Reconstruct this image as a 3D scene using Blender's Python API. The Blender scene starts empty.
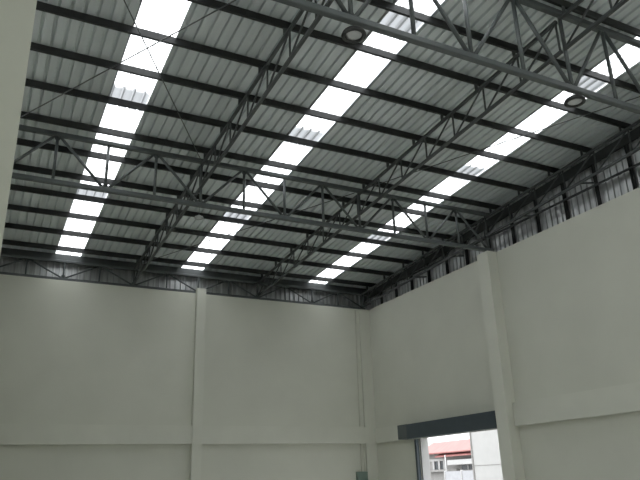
import bpy, math, random
from mathutils import Vector, Matrix
random.seed(7)
S = bpy.context.scene
COL = S.collection
EYE = 1.6                       # camera height; heights below are measured from the eye and lifted by EYE

# ------------------------------------------------------------------ materials
def base_mat(name):
    m = bpy.data.materials.new(name); m.use_nodes = True
    nt = m.node_tree
    return m, nt, nt.nodes['Principled BSDF']

def mat(name, col, rough=0.6, metal=0.0, var=0.12, scale=3.0, bump=0.0, bscale=40.0, stretch=(1, 1, 1), spec=0.5):
    m, nt, b = base_mat(name)
    tc = nt.nodes.new('ShaderNodeTexCoord'); mp = nt.nodes.new('ShaderNodeMapping')
    mp.inputs['Scale'].default_value = stretch
    nt.links.new(tc.outputs['Object'], mp.inputs['Vector'])
    n = nt.nodes.new('ShaderNodeTexNoise'); n.inputs['Scale'].default_value = scale; n.inputs['Detail'].default_value = 4
    nt.links.new(mp.outputs[0], n.inputs['Vector'])
    r = nt.nodes.new('ShaderNodeValToRGB')
    r.color_ramp.elements[0].position = 0.3; r.color_ramp.elements[1].position = 0.7
    r.color_ramp.elements[0].color = (*[c * (1 - var) for c in col], 1)
    r.color_ramp.elements[1].color = (*[min(1, c * (1 + var)) for c in col], 1)
    nt.links.new(n.outputs['Fac'], r.inputs[0]); nt.links.new(r.outputs[0], b.inputs['Base Color'])
    b.inputs['Roughness'].default_value = rough; b.inputs['Metallic'].default_value = metal
    b.inputs['Specular IOR Level'].default_value = spec
    if bump:
        n2 = nt.nodes.new('ShaderNodeTexNoise'); n2.inputs['Scale'].default_value = bscale
        nt.links.new(mp.outputs[0], n2.inputs['Vector'])
        bp = nt.nodes.new('ShaderNodeBump'); bp.inputs['Strength'].default_value = bump; bp.inputs['Distance'].default_value = 0.02
        nt.links.new(n2.outputs['Fac'], bp.inputs['Height']); nt.links.new(bp.outputs[0], b.inputs['Normal'])
    return m

def skylight_mat(name, clear, tint, side=.68):
    m = bpy.data.materials.new(name); m.use_nodes = True
    nt = m.node_tree; nt.nodes.clear()
    o = nt.nodes.new('ShaderNodeOutputMaterial')
    tr = nt.nodes.new('ShaderNodeBsdfTransparent'); tr.inputs[0].default_value = (*tint, 1)
    tl = nt.nodes.new('ShaderNodeBsdfTranslucent')
    tc = nt.nodes.new('ShaderNodeTexCoord')
    n = nt.nodes.new('ShaderNodeTexNoise'); n.inputs['Scale'].default_value = 1.4; n.inputs['Detail'].default_value = 3
    nt.links.new(tc.outputs['Object'], n.inputs['Vector'])
    r = nt.nodes.new('ShaderNodeValToRGB')
    r.color_ramp.elements[0].color = (tint[0] * .86, tint[1] * .86, tint[2] * .86, 1); r.color_ramp.elements[1].color = (*tint, 1)
    nt.links.new(n.outputs['Fac'], r.inputs[0]); nt.links.new(r.outputs[0], tl.inputs[0])
    mx = nt.nodes.new('ShaderNodeMixShader'); mx.inputs[0].default_value = 1 - clear
    nt.links.new(tr.outputs[0], mx.inputs[1]); nt.links.new(tl.outputs[0], mx.inputs[2])
    # steep rib sides: dimmer transmitted light painted in as a darker tint by slope
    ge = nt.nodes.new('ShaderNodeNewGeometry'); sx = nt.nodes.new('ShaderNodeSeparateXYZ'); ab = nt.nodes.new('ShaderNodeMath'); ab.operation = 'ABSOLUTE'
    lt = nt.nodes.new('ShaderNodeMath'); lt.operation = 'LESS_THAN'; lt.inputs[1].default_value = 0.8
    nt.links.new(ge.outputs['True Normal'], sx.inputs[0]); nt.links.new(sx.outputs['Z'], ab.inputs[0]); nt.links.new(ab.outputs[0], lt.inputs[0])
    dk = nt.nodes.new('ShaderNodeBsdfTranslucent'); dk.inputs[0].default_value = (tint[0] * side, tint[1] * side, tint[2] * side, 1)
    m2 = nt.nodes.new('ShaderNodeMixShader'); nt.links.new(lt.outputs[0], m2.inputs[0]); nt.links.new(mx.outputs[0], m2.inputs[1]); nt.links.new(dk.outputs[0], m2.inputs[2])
    nt.links.new(m2.outputs[0], o.inputs['Surface'])
    return m

M = dict(
    wall=mat('painted_concrete', (0.60, 0.605, 0.535), 0.75, var=0.03, scale=0.7, bump=0.08, bscale=14, spec=0.2),
    trim=mat('painted_concrete_beam', (0.62, 0.625, 0.555), 0.75, var=0.03, scale=0.9, bump=0.06, bscale=14, spec=0.2),
    floor=mat('concrete_floor', (0.62, 0.62, 0.59), 0.4, var=0.08, scale=0.6, bump=0.05),
    ground=mat('outdoor_concrete', (0.28, 0.275, 0.265), 0.85, var=0.1, scale=0.4),
    roof=mat('galvanised_roof_sheet', (0.66, 0.70, 0.71), 0.45, 0.25, var=0.07, scale=1.2, stretch=(4, 0.5, 1)),
    clad=mat('galvanised_wall_sheet', (0.48, 0.49, 0.49), 0.35, 0.8, var=0.25, scale=1.5, stretch=(6, 6, 0.4)),
    purlin=mat('dark_grey_painted_steel', (0.014, 0.015, 0.015), 0.6, var=0.15),
    steel=mat('grey_painted_steel', (0.085, 0.096, 0.097), 0.45, var=0.1),
    joist=mat('charcoal_painted_steel', (0.055, 0.062, 0.062), 0.5, var=0.1),
    stud=mat('dark_stud_steel', (0.028, 0.031, 0.031), 0.6, var=0.12),
    wire=mat('steel_rod', (0.07, 0.075, 0.075), 0.5),
    sky1=skylight_mat('translucent_sheet', 0.35, (0.93, 0.94, 0.95)),
    sky2=skylight_mat('translucent_sheet_overlap', 0.30, (0.22, 0.225, 0.23), .95),
    lampdark=mat('black_lamp_shell', (0.02, 0.021, 0.021), 0.4),
    lampgrey=mat('grey_lamp_shell', (0.33, 0.34, 0.34), 0.4),
    lampin=mat('frosted_lamp_diffuser', (0.55, 0.56, 0.57), 0.4),
    shutter=mat('slate_blue_steel', (0.045, 0.062, 0.075), 0.45, var=0.1),
    shutter_end=mat('slate_steel_plate', (0.075, 0.088, 0.092), 0.5, var=0.1),
    seal=mat('pale_seal_strip', (0.5, 0.5, 0.47), 0.6, var=0.3, scale=9),
    panelbox=mat('green_grey_enamel', (0.16, 0.22, 0.19), 0.45),
    conduit=mat('pale_conduit', (0.50, 0.50, 0.43), 0.5),
    red=mat('red_roof_sheet', (0.25, 0.10, 0.093), 0.6, var=0.12, scale=0.8, stretch=(1, 3, 1)),
    white=mat('white_render', (0.37, 0.37, 0.37), 0.8, var=0.03),
    offwhite=mat('grey_render', (0.22, 0.215, 0.21), 0.8, var=0.1),
    darkglass=mat('dark_window', (0.03, 0.035, 0.04), 0.2),
    gate=mat('pale_grey_sheet', (0.32, 0.325, 0.345), 0.6, var=0.08),
)

# ------------------------------------------------------------------ mesh builder
class MB:
    def __init__(self): self.v = []; self.f = []; self.sm = []
    def add(self, vs, fs, smooth=False):
        k = len(self.v); self.v += [Vector(p) for p in vs]
        self.f += [tuple(i + k for i in f) for f in fs]; self.sm += [smooth] * len(fs)
        return self
    def box(self, x0, x1, y0, y1, z0, z1):
        p = [(x, y, z) for z in (z0, z1) for y in (y0, y1) for x in (x0, x1)]
        return self.add(p, [(0, 2, 3, 1), (4, 5, 7, 6), (0, 1, 5, 4), (2, 6, 7, 3), (0, 4, 6, 2), (1, 3, 7, 5)])
    def frame(self, a, b, up=(0, 0, 1)):
        d = (b - a).normalized(); u = Vector(up)
        if abs(d.dot(u)) > 0.98: u = Vector((0, 1, 0))
        s = d.cross(u).normalized(); return s, s.cross(d).normalized()
    def beam(self, a, b, w, h=None, up=(0, 0, 1), c=0.12):
        """square tube with small corner radius"""
        h = h or w; a, b = Vector(a), Vector(b); s, u = self.frame(a, b, up)
        x, y = w / 2, h / 2; k = c * min(w, h)
        prof = [(-x + k, -y), (x - k, -y), (x, -y + k), (x, y - k), (x - k, y), (-x + k, y), (-x, y - k), (-x, -y + k)]
        n = len(prof)
        vs = [e + s * px + u * py for e in (a, b) for px, py in prof]
        fs = [(i, (i + 1) % n, n + (i + 1) % n, n + i) for i in range(n)] + [tuple(range(n))[::-1], tuple(range(n, 2 * n))]
        return self.add(vs, fs)
    def tube(self, a, b, r, n=10):
        a, b = Vector(a), Vector(b); s, u = self.frame(a, b)
        vs = [e + s * (r * math.cos(t)) + u * (r * math.sin(t)) for e in (a, b) for t in [2 * math.pi * i / n for i in range(n)]]
        self.add(vs, [(i, (i + 1) % n, n + (i + 1) % n, n + i) for i in range(n)], True)
        k = len(self.v) - 2 * n
        self.f += [tuple(k + i for i in range(n))[::-1], tuple(k + n + i for i in range(n))]; self.sm += [False, False]
        return self
    def prism(self, prof, axis, t0, t1, closed=True):
        """extrude a 2-D profile; axis 'x': profile is (y,z); 'y': (x,z); 'z': (x,y)"""
        f = {'x': lambda t, p: (t, p[0], p[1]), 'y': lambda t, p: (p[0], t, p[1]), 'z': lambda t, p: (p[0], p[1], t)}[axis]
        n = len(prof); vs = [f(t, p) for t in (t0, t1) for p in prof]
        m = n if closed else n - 1
        fs = [(i, (i + 1) % n, n + (i + 1) % n, n + i) for i in range(m)]
        if closed: fs += [tuple(range(n))[::-1], tuple(range(n, 2 * n))]
        return self.add(vs, fs)
    def lathe(self, cx, cy, prof, n=28):
        vs = [(cx + r * math.cos(t), cy + r * math.sin(t), z) for r, z in prof for t in [2 * math.pi * i / n for i in range(n)]]
        fs = [(j * n + i, j * n + (i + 1) % n, (j + 1) * n + (i + 1) % n, (j + 1) * n + i) for j in range(len(prof) - 1) for i in range(n)]
        return self.add(vs, fs, True)
    def build(self, name, m, parent=None):
        if parent is None:
            lo = [min(v[i] for v in self.v) for i in range(3)]; hi = [max(v[i] for v in self.v) for i in range(3)]
            org = Vector(((lo[0] + hi[0]) / 2, (lo[1] + hi[1]) / 2, lo[2]))
        else:
            org = Vector(parent['_o'])
        me = bpy.data.meshes.new(name)
        me.from_pydata([v - org for v in self.v], [], self.f); me.update()
        for p, s in zip(me.polygons, self.sm): p.use_smooth = s
        import bmesh
        bm = bmesh.new(); bm.from_mesh(me); bmesh.ops.recalc_face_normals(bm, faces=bm.faces); bm.to_mesh(me); bm.free()
        me.materials.append(m)
        o = bpy.data.objects.new(name, me); COL.objects.link(o)
        if parent is not None: o.parent = parent
        else: o.location = org
        o['_o'] = list(org)
        return o

def tag(o, label=None, cat=None, group=None, kind=None):
    for k, v in (('label', label), ('category', cat), ('group', group), ('kind', kind)):
        if v: o[k] = v
    return o
def thing(name, loc, label, cat, group=None):
    o = bpy.data.objects.new(name, None); COL.objects.link(o); o.location = loc; o['_o'] = list(loc)
    o.empty_display_size = 0.2
    return tag(o, label, cat, group)
def struct(o, label=None): return tag(o, label, None, None, 'structure')
def Z(z): return z + EYE

# ------------------------------------------------------------------ measured layout (metres; heights from the eye)
XL, XR, YB, YN = -0.95, 15.306, 25.0, -14.0
ZT = 7.266                                    # wall top
DAY_Y0, DAY_Y1, DAY_H = -13.3, -3.2, 6.8                # unseen opening, added to let daylight in
BAND0, BAND1 = 1.484, 2.14                    # concrete tie beam
RZ0, RS = 8.403, 0.061                        # roof sheet height at the back wall and its fall
def roof_z(y): return Z(RZ0 + RS * (YB - y))
XT = [4.844, 9.972, 15.056]                   # three lines of joists
Y1, Y2 = 16.5, 7.95                           # two lattice girders
SKY = [(1.958, 2.864), (6.76, 7.66), (12.506, 13.347)]
YP = [7.74, 9.27, 10.62, 12.02, 13.34, 14.70, 16.12, 17.45, 18.87, 20.19, 21.60, 23.08, 24.56]

# ------------------------------------------------------------------ shell
struct(MB().box(XL - .3, XR + .3, YN, YB + .5, -0.15, 0).build('floor', M['floor']), 'grey concrete warehouse floor')
struct(MB().box(-60, 120, -60, 140, -0.4, -0.16).build('floor_outside', M['ground']), 'pale concrete yard outside the shutter door')
struct(MB().box(XL - .3, XR + .35, YB, YB + .5, 0, Z(ZT)).build('wall_back', M['wall']), 'grey-green painted concrete wall facing the viewer')
DY0, DY1, DZ = 16.95, 21.85, 1.50             # roller door opening
wr = MB()
wr.box(XR, XR + .35, YN, DY0, 0, Z(ZT)); wr.box(XR, XR + .35, DY1, YB, 0, Z(ZT)); wr.box(XR, XR + .35, DY0, DY1, Z(DZ), Z(ZT))
struct(wr.build('wall_right', M['wall']), 'painted concrete wall with the shutter door opening')
wl = MB(); h = roof_z(25) + .1                # unseen left-wall opening behind the viewer, added for its daylight
wl.box(XL - .3, XL, DAY_Y1, YB, 0, h); wl.box(XL - .3, XL, YN, DAY_Y0, 0, h); wl.box(XL - .3, XL, DAY_Y0, DAY_Y1, DAY_H, h)
struct(wl.build('wall_left', M['wall']), 'left concrete wall with an added daylight opening behind the viewer')
struct(MB().box(XL - .3, XR + .3, YN - .3, YN, 0, 12.5).build('wall_near', M['wall']), 'near end wall')

def trim(i, mb, label): struct(mb.build('trim_%d' % i, M['trim']), label)
# tie beams (bands) proud of the walls; bevelled lower edge
b = MB(); P = 0.17
b.box(XL, 7.30, YB - P, YB, Z(BAND0), Z(BAND1)); b.box(7.67, 14.76, YB - P, YB, Z(BAND0), Z(BAND1))
trim(1, b, 'concrete tie beam band across the back wall')
b = MB(); b.box(XR - P, XR, 22.62, YB - .30, Z(BAND0), Z(BAND1) - .07)
trim(2, b, 'short tie beam band between the corner and the shutter box')
b = MB(); b.box(XR - P, XR, YN, 16.35, Z(BAND0), Z(BAND1) + .05)
trim(3, b, 'concrete tie beam band on the near part of the right wall')
trim(4, MB().box(7.30, 7.67, YB - .22, YB, 0, Z(7.43)), 'slim concrete pilaster in the middle of the back wall')
trim(5, MB().box(14.78, XR, YB - .10, YB, 0, Z(ZT - .02)), 'corner pilaster where back and right walls meet')
trim(6, MB().box(XR - .40, XR, 16.38, 16.93, 0, Z(7.27)), 'concrete pilaster on the right wall beside the shutter door')
trim(7, MB().box(XL, 0.035, 7.55, 8.15, 0, Z(7.27)), 'close concrete pier filling the left edge of the view')
trim(8, MB().box(XL, -0.15, 16.3, 16.7, 0, Z(7.25)), 'far concrete pier on the left wall')

# ------------------------------------------------------------------ corrugated sheets
def corr(x0, x1, step=0.25, h=0.062, phase=0.0):
    pts = []; x = x0
    k = math.floor((x0 - phase) / step)
    out = [(x0, 0.0)]
    while True:
        b0 = phase + k * step
        for dx, z in ((.175, 0), (.19, h), (.235, h), (.25, 0)):
            px = b0 + dx
            if x0 + 1e-4 < px < x1 - 1e-4: out.append((px, z))
        k += 1
        if phase + k * step > x1: break
    out.append((x1, 0.0)); return out
RY0, RY1 = YN - .4, 25.75
def roof_strip(x0, x1, y0=RY0, y1=RY1, dz=0.0, mb=None):
    mb = mb or MB(); pr = corr(x0, x1); n = len(pr)
    ys = [y0, y1]
    vs = [(x, y, roof_z(y) + z + dz) for y in ys for x, z in pr]
    return mb.add(vs, [(i, i + 1, n + i + 1, n + i) for i in range(n - 1)])
ed = [XL - .4] + [e for s in SKY for e in s] + [XR + .6]
rb = MB()
for i in range(0, len(ed), 2): roof_strip(ed[i], ed[i + 1], mb=rb)
struct(rb.build('ceiling', M['roof']), 'grey corrugated metal roof seen from underneath')
side = ['left', 'middle', 'right']
for i, (a, c) in enumerate(SKY):
    w = struct(roof_strip(a - .03, c + .03, dz=.004).build('window_%d' % (i + 1), M['sky1']), 'long translucent roof sheet strip, the %s of three skylights' % side[i])
    for (y0, y1) in ((9.35, 10.05), (14.25, 15.1), (19.7, 20.6)):
        roof_strip(a, c, y0, y1, dz=.03).build('sheet_overlap', M['sky2'], w)
# flashings that close the rib ends at the eave
struct(MB().box(XL - .4, XR + .6, 25.56, 25.60, roof_z(25.6) - .35, roof_z(25.6) - .005).build('trim_9', M['roof']), 'metal eave closer under the roof edge')

# cladding above the walls (vertical corrugated sheets)
def vclad_back():
    mb = MB(); pr = corr(XL - .3, XR + .4, 0.22, 0.07); n = len(pr)
    zs = [Z(ZT) - .02, roof_z(25.5) + .02]
    return mb.add([(x, 25.47 + .02 - z, zz) for zz in zs for x, z in pr], [(i, i + 1, n + i + 1, n + i) for i in range(n - 1)])
struct(vclad_back().build('wall_back_cladding', M['clad']), 'silvery corrugated cladding above the back wall')
mb = MB(); pr = corr(YN, 25.5, 0.22, 0.045); n = len(pr)
mb.add([(XR + .33 - z, y, zz if k == 0 else roof_z(y) + .02) for k, zz in enumerate((Z(ZT) - .02, 0)) for y, z in pr], [(i, i + 1, n + i + 1, n + i) for i in range(n - 1)])
struct(mb.build('wall_right_cladding', M['clad']), 'silvery corrugated cladding above the right wall')

# ------------------------------------------------------------------ purlins
ORD = ['nearest', 'second nearest', 'third nearest', 'fourth nearest', 'fifth nearest', 'sixth nearest', 'middle', 'sixth from the back wall', 'fifth from the back wall', 'fourth from the back wall', 'third from the back wall', 'second from the back wall', 'last before the back wall']
for i, y in enumerate(YP):
    t = thing('roof_purlin', (7.4, y, roof_z(y) - .22), 'dark steel purlin running under the roof sheets, %s of thirteen' % ORD[i], 'purlin', 'purlins under the corrugated roof')
    zt = roof_z(y) - .004; zb = zt - .17; w = .065; g = .006
    c = [(y, zt), (y + w, zt), (y + w, zt - .02), (y + w - g, zt - .02), (y + w - g, zt - g), (y + g, zt - g), (y + g, zb + g),
         (y + w - g, zb + g), (y + w - g, zb + .02), (y + w, zb + .02), (y + w, zb), (y, zb)]
    MB().prism(c, 'x', XL, XR + .25).build('channel', M['purlin'], t)
    for x in XT:
        MB().box(x - .05, x + .05, y + .01, y + .018, Z(8.03 + .062 * (YB - y)) - .01, zb + .12).build('cleat', M['joist'], t)

# ------------------------------------------------------------------ lattice girders (across) and their panels
PIT = 1.281; XN0 = 4.855                      # a bottom node sits at every joist line
def girder(name, y, zt, zb, x0, x1, label, group, wc, wr, kmin, kmax, pit=PIT):
    t = thing(name, ((x0 + x1) / 2, y, Z(zb)), label, 'girder', group)
    MB().beam((x0, y, Z(zt)), (x1, y, Z(zt)), wc).build('top_chord', M['steel'], t)
    MB().beam((x0, y, Z(zb)), (x1, y, Z(zb)), wc).build('bottom_chord', M['steel'], t)
    for k in range(kmin, kmax + 1):
        x = XN0 + k * pit
        if x0 + .03 < x < x1 - .03:
            MB().tube((x, y, Z(zb) + wc * .4), (x, y, Z(zt) - wc * .4), wr).build('post', M['steel'], t)
        if k < kmax:
            x2 = x + pit; e = .06
            lo, hi = (zb, zt) if k % 2 == 0 else (zt, zb)
            a = Vector((x + e, y, Z(lo + (.05 if lo == zb else -.05)))); c = Vector((x2 - e, y, Z(hi + (.05 if hi == zb else -.05))))
            if a.x >= x0 - .02 and c.x <= x1 + .02:
                MB().tube(a, c, wr).build('diagonal', M['steel'], t)
        # gusset plate where the diagonals meet
        if x0 + .2 < x < x1 - .2:
            zc = zb + .09 if k % 2 == 0 else zt - .09
            MB().prism([(x - .11, Z(zc - .05 if k % 2 == 0 else zc + .05)), (x + .11, Z(zc - .05 if k % 2 == 0 else zc + .05)), (x + .05, Z(zc + .07 if k % 2 == 0 else zc - .07)), (x - .05, Z(zc + .07 if k % 2 == 0 else zc - .07))], 'y', y - .006, y + .006).build('gusset_plate', M['steel'], t)
    return t
girder('lattice_girder', Y1, 8.68, 7.335, -.27, 15.28, 'grey tubular lattice girder crossing mid-roof onto the right pilaster', 'lattice girders across the roof', .125, .038, -4, 8)
girder('lattice_girder', Y2, 9.25, 7.376, 0.0, 15.28, 'deep grey tubular lattice girder nearest the viewer at top right', 'lattice girders across the roof', .13, .042, -3, 8, 1.295)
girder('lattice_girder', 25.10, 8.02, 7.335, -.7, 15.20, 'shallow lattice girder resting on top of the back wall', 'lattice girders across the roof', .09, .03, -4, 8)

# ------------------------------------------------------------------ joists (front to back)
def tzb(y): return Z(7.405 + .0529 * (YB - y))
def tzt(y): return Z(8.0 + .062 * (YB - y))
def joist(x, ya, yb, label, ties=()):
    t = thing('roof_joist', (x, (ya + yb) / 2, tzb(yb)), label, 'joist', 'lattice joists under the purlins')
    MB().beam((x, ya, tzt(ya)), (x, yb, tzt(yb)), .075).build('top_chord', M['joist'], t)
    MB().beam((x, ya, tzb(ya)), (x, yb, tzb(yb)), .075).build('bottom_chord', M['joist'], t)
    n = 7; st = (yb - ya) / n
    for k in range(n + 1):
        y = ya + k * st + (.03 if k == 0 else -.03 if k == n else 0)
        MB().tube((x, y, tzb(y) + .03), (x, y, tzt(y) - .03), .024, 8).build('post', M['joist'], t)
        if k < n:
            y2 = ya + (k + 1) * st - .05
            MB().tube((x, y + .05, tzt(y) - .04), (x, y2, tzb(y2) + .04), .024, 8).build('diagonal', M['joist'], t)
    for yt in ties:
        MB().beam((x, yt + .25, tzb(yt)), (XR + .2, yt, tzb(yt) + .0), .045).build('tie_strut', M['joist'], t)
nm = ['between the left and middle skylights', 'between the middle and right skylights', 'alongside the top of the right wall']
for i, x in enumerate(XT):
    joist(x, Y2 + .045, Y1 - .045, 'dark lattice joist %s, half before the mid girder' % nm[i], (12.12, 14.54) if i == 2 else ())
    joist(x, Y1 + .045, 25.03, 'dark lattice joist %s, half reaching the back wall' % nm[i], (18.3, 20.7) if i == 2 else ())

joist(XT[1], Y2 - 8.55, Y2 - .045, 'dark lattice joist passing over the near girder towards the viewer at top right')

# ------------------------------------------------------------------ wall studs and girt above the right wall
ys = [10.91, 12.12, 13.35, 14.54, 15.72, 16.95, 18.2, 19.4, 20.6, 21.8, 23.0, 24.2]
on = ['first', 'second', 'third', 'fourth', 'fifth', 'sixth', 'seventh', 'eighth', 'ninth', 'tenth', 'eleventh', 'twelfth']
for i, y in enumerate(ys):
    o = MB().prism([(XR + .20, y - .04), (XR + .29, y - .04), (XR + .29, y + .04), (XR + .20, y + .04), (XR + .20, y + .034), (XR + .284, y + .034), (XR + .284, y - .034), (XR + .20, y - .034)], 'z', Z(ZT), roof_z(y) - .50).build('cladding_stud', M['stud'])
    tag(o, 'dark upright steel stud on the right wall top, %s from the near end' % on[i], 'stud', 'studs above the right wall')
o = MB().beam((XR + .165, 7.0, Z(7.99)), (XR + .165, 22.3, Z(7.99)), .06).build('cladding_girt', M['stud'])
tag(o, 'dark horizontal rail across the studs above the right wall', 'rail')

tag(MB().box(XL, XR + .2, 25.28, 25.36, roof_z(25.3) - .36, roof_z(25.3) - .03).build('eave_beam', M['joist']), 'dark beam along the eave above the back wall cladding', 'beam')
mb = MB(); e0, e1 = 2.0, 25.2
mb.prism([(e0, roof_z(e0) - .50), (e1, roof_z(e1) - .50), (e1, roof_z(e1) - .22), (e0, roof_z(e0) - .22)], 'x', XR + .215, XR + .285)
tag(mb.build('edge_beam', M['stud']), 'dark sloping beam under the roof edge above the right wall', 'beam')

# ------------------------------------------------------------------ bracing rods
def rod(a, c, label, drop=0.0):
    def pt(x, y): return (x, y, roof_z(y) - .26 - drop)
    tag(MB().tube(pt(*a), pt(*c), .014, 8).build('bracing_rod', M['wire']), label, 'rod', 'thin bracing rods under the roof')
rod((-.2, 8.1), (4.80, 16.4), 'thin rod slanting away rightwards across the left skylight')
rod((4.80, 8.1), (-.2, 16.4), 'thin rod slanting away leftwards across the left skylight', .03)
rod((15.0, 8.1), (10.02, 16.4), 'thin rod slanting away leftwards across the right skylight')
rod((9.93, 16.65), (4.89, 24.9), 'thin rod slanting across the middle skylight beyond the mid girder')

# ------------------------------------------------------------------ high-bay lamps
def lamp(x, y, zb, label, k=1.0, m='lampdark'):
    zc = Z(zb); t = thing('high_bay_lamp', (x, y, zc), label, 'lamp', 'round high-bay lamps under the girders')
    MB().lathe(x, y, [(k * r, zc + z * k) for r, z in ((.135, .03), (.145, 0), (.205, 0), (.213, .02), (.19, .07), (.10, .12), (.07, .15), (.0, .15))]).build('shell', M[m], t)
    MB().lathe(x, y, [(.0, zc + .012), (k * .08, zc + .014), (k * .139, zc + .022), (k * .139, zc + .035), (0, zc + .035)]).build('diffuser', M['lampin'], t)
    MB().tube((x, y, zc + .14 * k), (x, y, Z(7.27)), .008, 8).build('hanger', M['wire'], t)
lamp(4.89, Y2, 7.05, 'round dark lamp under the near girder, beside the middle skylight')
lamp(10.03, Y2, 7.06, 'round dark lamp under the near girder, in front of the right skylight')
lamp(4.83, Y1, 6.93, 'small pale round lamp seen edge-on below the mid girder', .6, 'lampgrey')

# ------------------------------------------------------------------ roller shutter
t = thing('roller_shutter', (XR - .2, 19.3, 0), 'slate-blue roller shutter housing above the open doorway', 'shutter')
MB().box(XR - .42, XR, DY0 - .01, 22.0, Z(1.475), Z(2.01)).build('housing', M['shutter'], t)
tag(MB().box(XR - .42, XR, 22.0, 22.62, Z(1.49), Z(2.02)).build('motor_cover', M['shutter_end'], t), 'paler motor cover at the left end')
MB().box(XR - .12, XR - .0, DY1 + .0, DY1 + .12, 0, Z(1.475)).build('guide_rail', M['shutter'], t)
MB().box(XR - .30, XR - .24, DY0 + .02, DY1, Z(1.445), Z(1.475)).build('bottom_bar', M['seal'], t)
# pale reveal frame of the doorway
struct(MB().box(XR + .02, XR + .36, DY1 - .10, DY1 - .005, 0, Z(DZ)).build('door_1', M['white']), 'pale frame along the far side of the doorway')

# ------------------------------------------------------------------ electrical box and conduits
t = thing('electrical_box', (14.50, YB - .18, Z(-.1)), 'small green-grey electrical box on the back wall near the corner', 'electrical box')
MB().box(14.28, 14.74, YB - .18, YB + .01, Z(-.1), Z(.38)).build('box_body', M['panelbox'], t)
MB().box(14.32, 14.70, YB - .195, YB - .18, Z(-.06), Z(.34)).build('box_door', M['panelbox'], t)
o = MB(); o.tube((14.50, YB - .10, Z(.38)), (14.50, YB - .10, Z(1.4)), .014); o.tube((14.66, YB - .10, Z(.38)), (14.66, YB - .10, Z(1.4)), .014); 
o.tube((14.50, YB - .10, Z(1.4)), (14.52, YB - .1, Z(2.2)), .018)
o.tube((14.52, YB - .10, Z(2.2)), (14.60, YB - .04, Z(7.2)), .018)
tag(o.build('conduit_pipe', M['conduit']), 'thin painted conduit running down the back wall to the electrical box', 'conduit')

# ------------------------------------------------------------------ outside the doorway
t = thing('neighbour_wall', (24.1, 24, 0), 'tall white wall of the neighbouring building outside the doorway', 'building')
MB().box(24, 24.3, 18.5, 29.45, -.15, Z(3.6)).build('wall_panel', M['white'], t)
MB().box(23.985, 24.0, 18.5, 29.45, Z(.60), Z(.625)).build('panel_joint', M['offwhite'], t)
MB().box(23.95, 24.32, 29.38, 29.47, -.15, Z(3.62)).build('corner_strip', M['offwhite'], t)

t = thing('house', (43, 53, 0), 'distant house with a red roof seen through the doorway', 'house')
hx = 40.0
MB().box(hx + .4, hx + 7, 48.0, 58.5, -.15, Z(2.35)).build('house_wall', M['offwhite'], t)
MB().prism([(hx - .3, Z(2.36)), (hx + 1.4, Z(3.42)), (hx + 5.5, Z(2.36)), (hx + 5.5, Z(2.26)), (hx - .3, Z(2.26))], 'y', 47.5, 56.8).build('roof', M['red'], t)
MB().prism([(hx - .35, Z(2.0)), (hx + .4, Z(2.3)), (hx + .4, Z(2.22)), (hx - .35, Z(1.92))], 'y', 47.5, 54.2).build('awning', M['red'], t)
MB().box(hx - .6, hx + .4, 47.8, 52.0, Z(1.18), Z(1.60)).build('balcony_slab', M['white'], t)
w = MB(); w.box(hx + .36, hx + .40, 48.2, 51.2, Z(.74), Z(1.12)); w.build('window', M['darkglass'], t)
for y in (49.1, 50.2):
    MB().box(hx + .30, hx + .37, y - .06, y + .06, Z(.74), Z(1.12)).build('mullion', M['white'], t)
MB().box(hx + .3, hx + .42, 53.4, 56.0, Z(1.62), Z(1.82)).build('lintel', M['white'], t)
for y in (53.7, 54.5, 55.4): MB().box(hx + .3, hx + .42, y - .13, y + .13, Z(.85), Z(1.62)).build('window_frame', M['white'], t)
MB().box(hx + .39, hx + .41, 53.7, 55.4, Z(.85), Z(1.62)).build('window', M['darkglass'], t)
MB().box(hx + .0, hx + .42, 51.5, 56.4, Z(.66), Z(.84)).build('ledge', M['offwhite'], t)
MB().tube((hx - .3, 52.6, 0), (hx - .3, 52.6, Z(2.1)), .08, 10).build('downpipe', M['white'], t)
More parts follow.
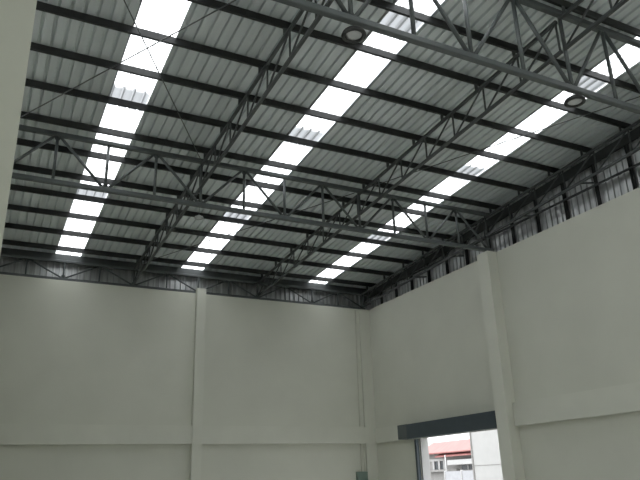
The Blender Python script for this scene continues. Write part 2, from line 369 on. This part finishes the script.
t2 = thing('yard_gate', (34, 43, 0), 'pale grey sheet gate in front of the red-roofed house', 'gate')
MB().box(34, 34.08, 41.2, 45.3, 0, Z(.55)).build('gate_panel', M['gate'], t2)
for y in (41.2, 43.2, 45.3):
    MB().box(33.95, 34.13, y - .06, y + .06, -.16, Z(.62)).build('gate_post', M['white'], t2)

# ------------------------------------------------------------------ daylight
w = bpy.data.worlds.new('overcast'); S.world = w; w.use_nodes = True
wn = w.node_tree; bg = wn.nodes['Background']
# overcast sky: three times brighter overhead than at the horizon
tc = wn.nodes.new('ShaderNodeTexCoord'); sp = wn.nodes.new('ShaderNodeSeparateXYZ'); mx = wn.nodes.new('ShaderNodeMath'); mx.operation = 'MAXIMUM'; mx.inputs[1].default_value = 0
ma = wn.nodes.new('ShaderNodeMath'); ma.operation = 'MULTIPLY_ADD'; ma.inputs[1].default_value = 0.667; ma.inputs[2].default_value = 0.333
wn.links.new(tc.outputs['Generated'], sp.inputs[0]); wn.links.new(sp.outputs['Z'], mx.inputs[0]); wn.links.new(mx.outputs[0], ma.inputs[0])
wn.links.new(ma.outputs[0], bg.inputs['Strength'])
bg.inputs[0].default_value = (0.97, 0.99, 1.0, 1)

# ------------------------------------------------------------------ camera
rt = Vector((0.89225, -0.450551, -0.029876)); up = Vector((-0.130152, -0.319975, 0.938444)); fw = Vector((0.432377, 0.833438, 0.344138))
cam = bpy.data.cameras.new('camera'); co = bpy.data.objects.new('camera', cam); COL.objects.link(co)
m3 = Matrix((rt, up, -fw)).transposed()
co.matrix_world = Matrix.Translation((0, 0, EYE)) @ m3.to_4x4()
cam.sensor_width = 36; cam.lens = 662.35 * 36 / 640; cam.clip_start = .05; cam.clip_end = 500
S.camera = co

for o in bpy.data.objects:
    if '_o' in o: del o['_o']
S.view_settings.view_transform = 'Standard'; S.view_settings.look = 'None'
S.view_settings.gamma = 1; S.view_settings.use_curve_mapping = False
S.view_settings.exposure = 2.58
S.cycles.max_bounces = 12; S.cycles.diffuse_bounces = 8; S.cycles.transparent_max_bounces = 12
S.cycles.use_denoising = True
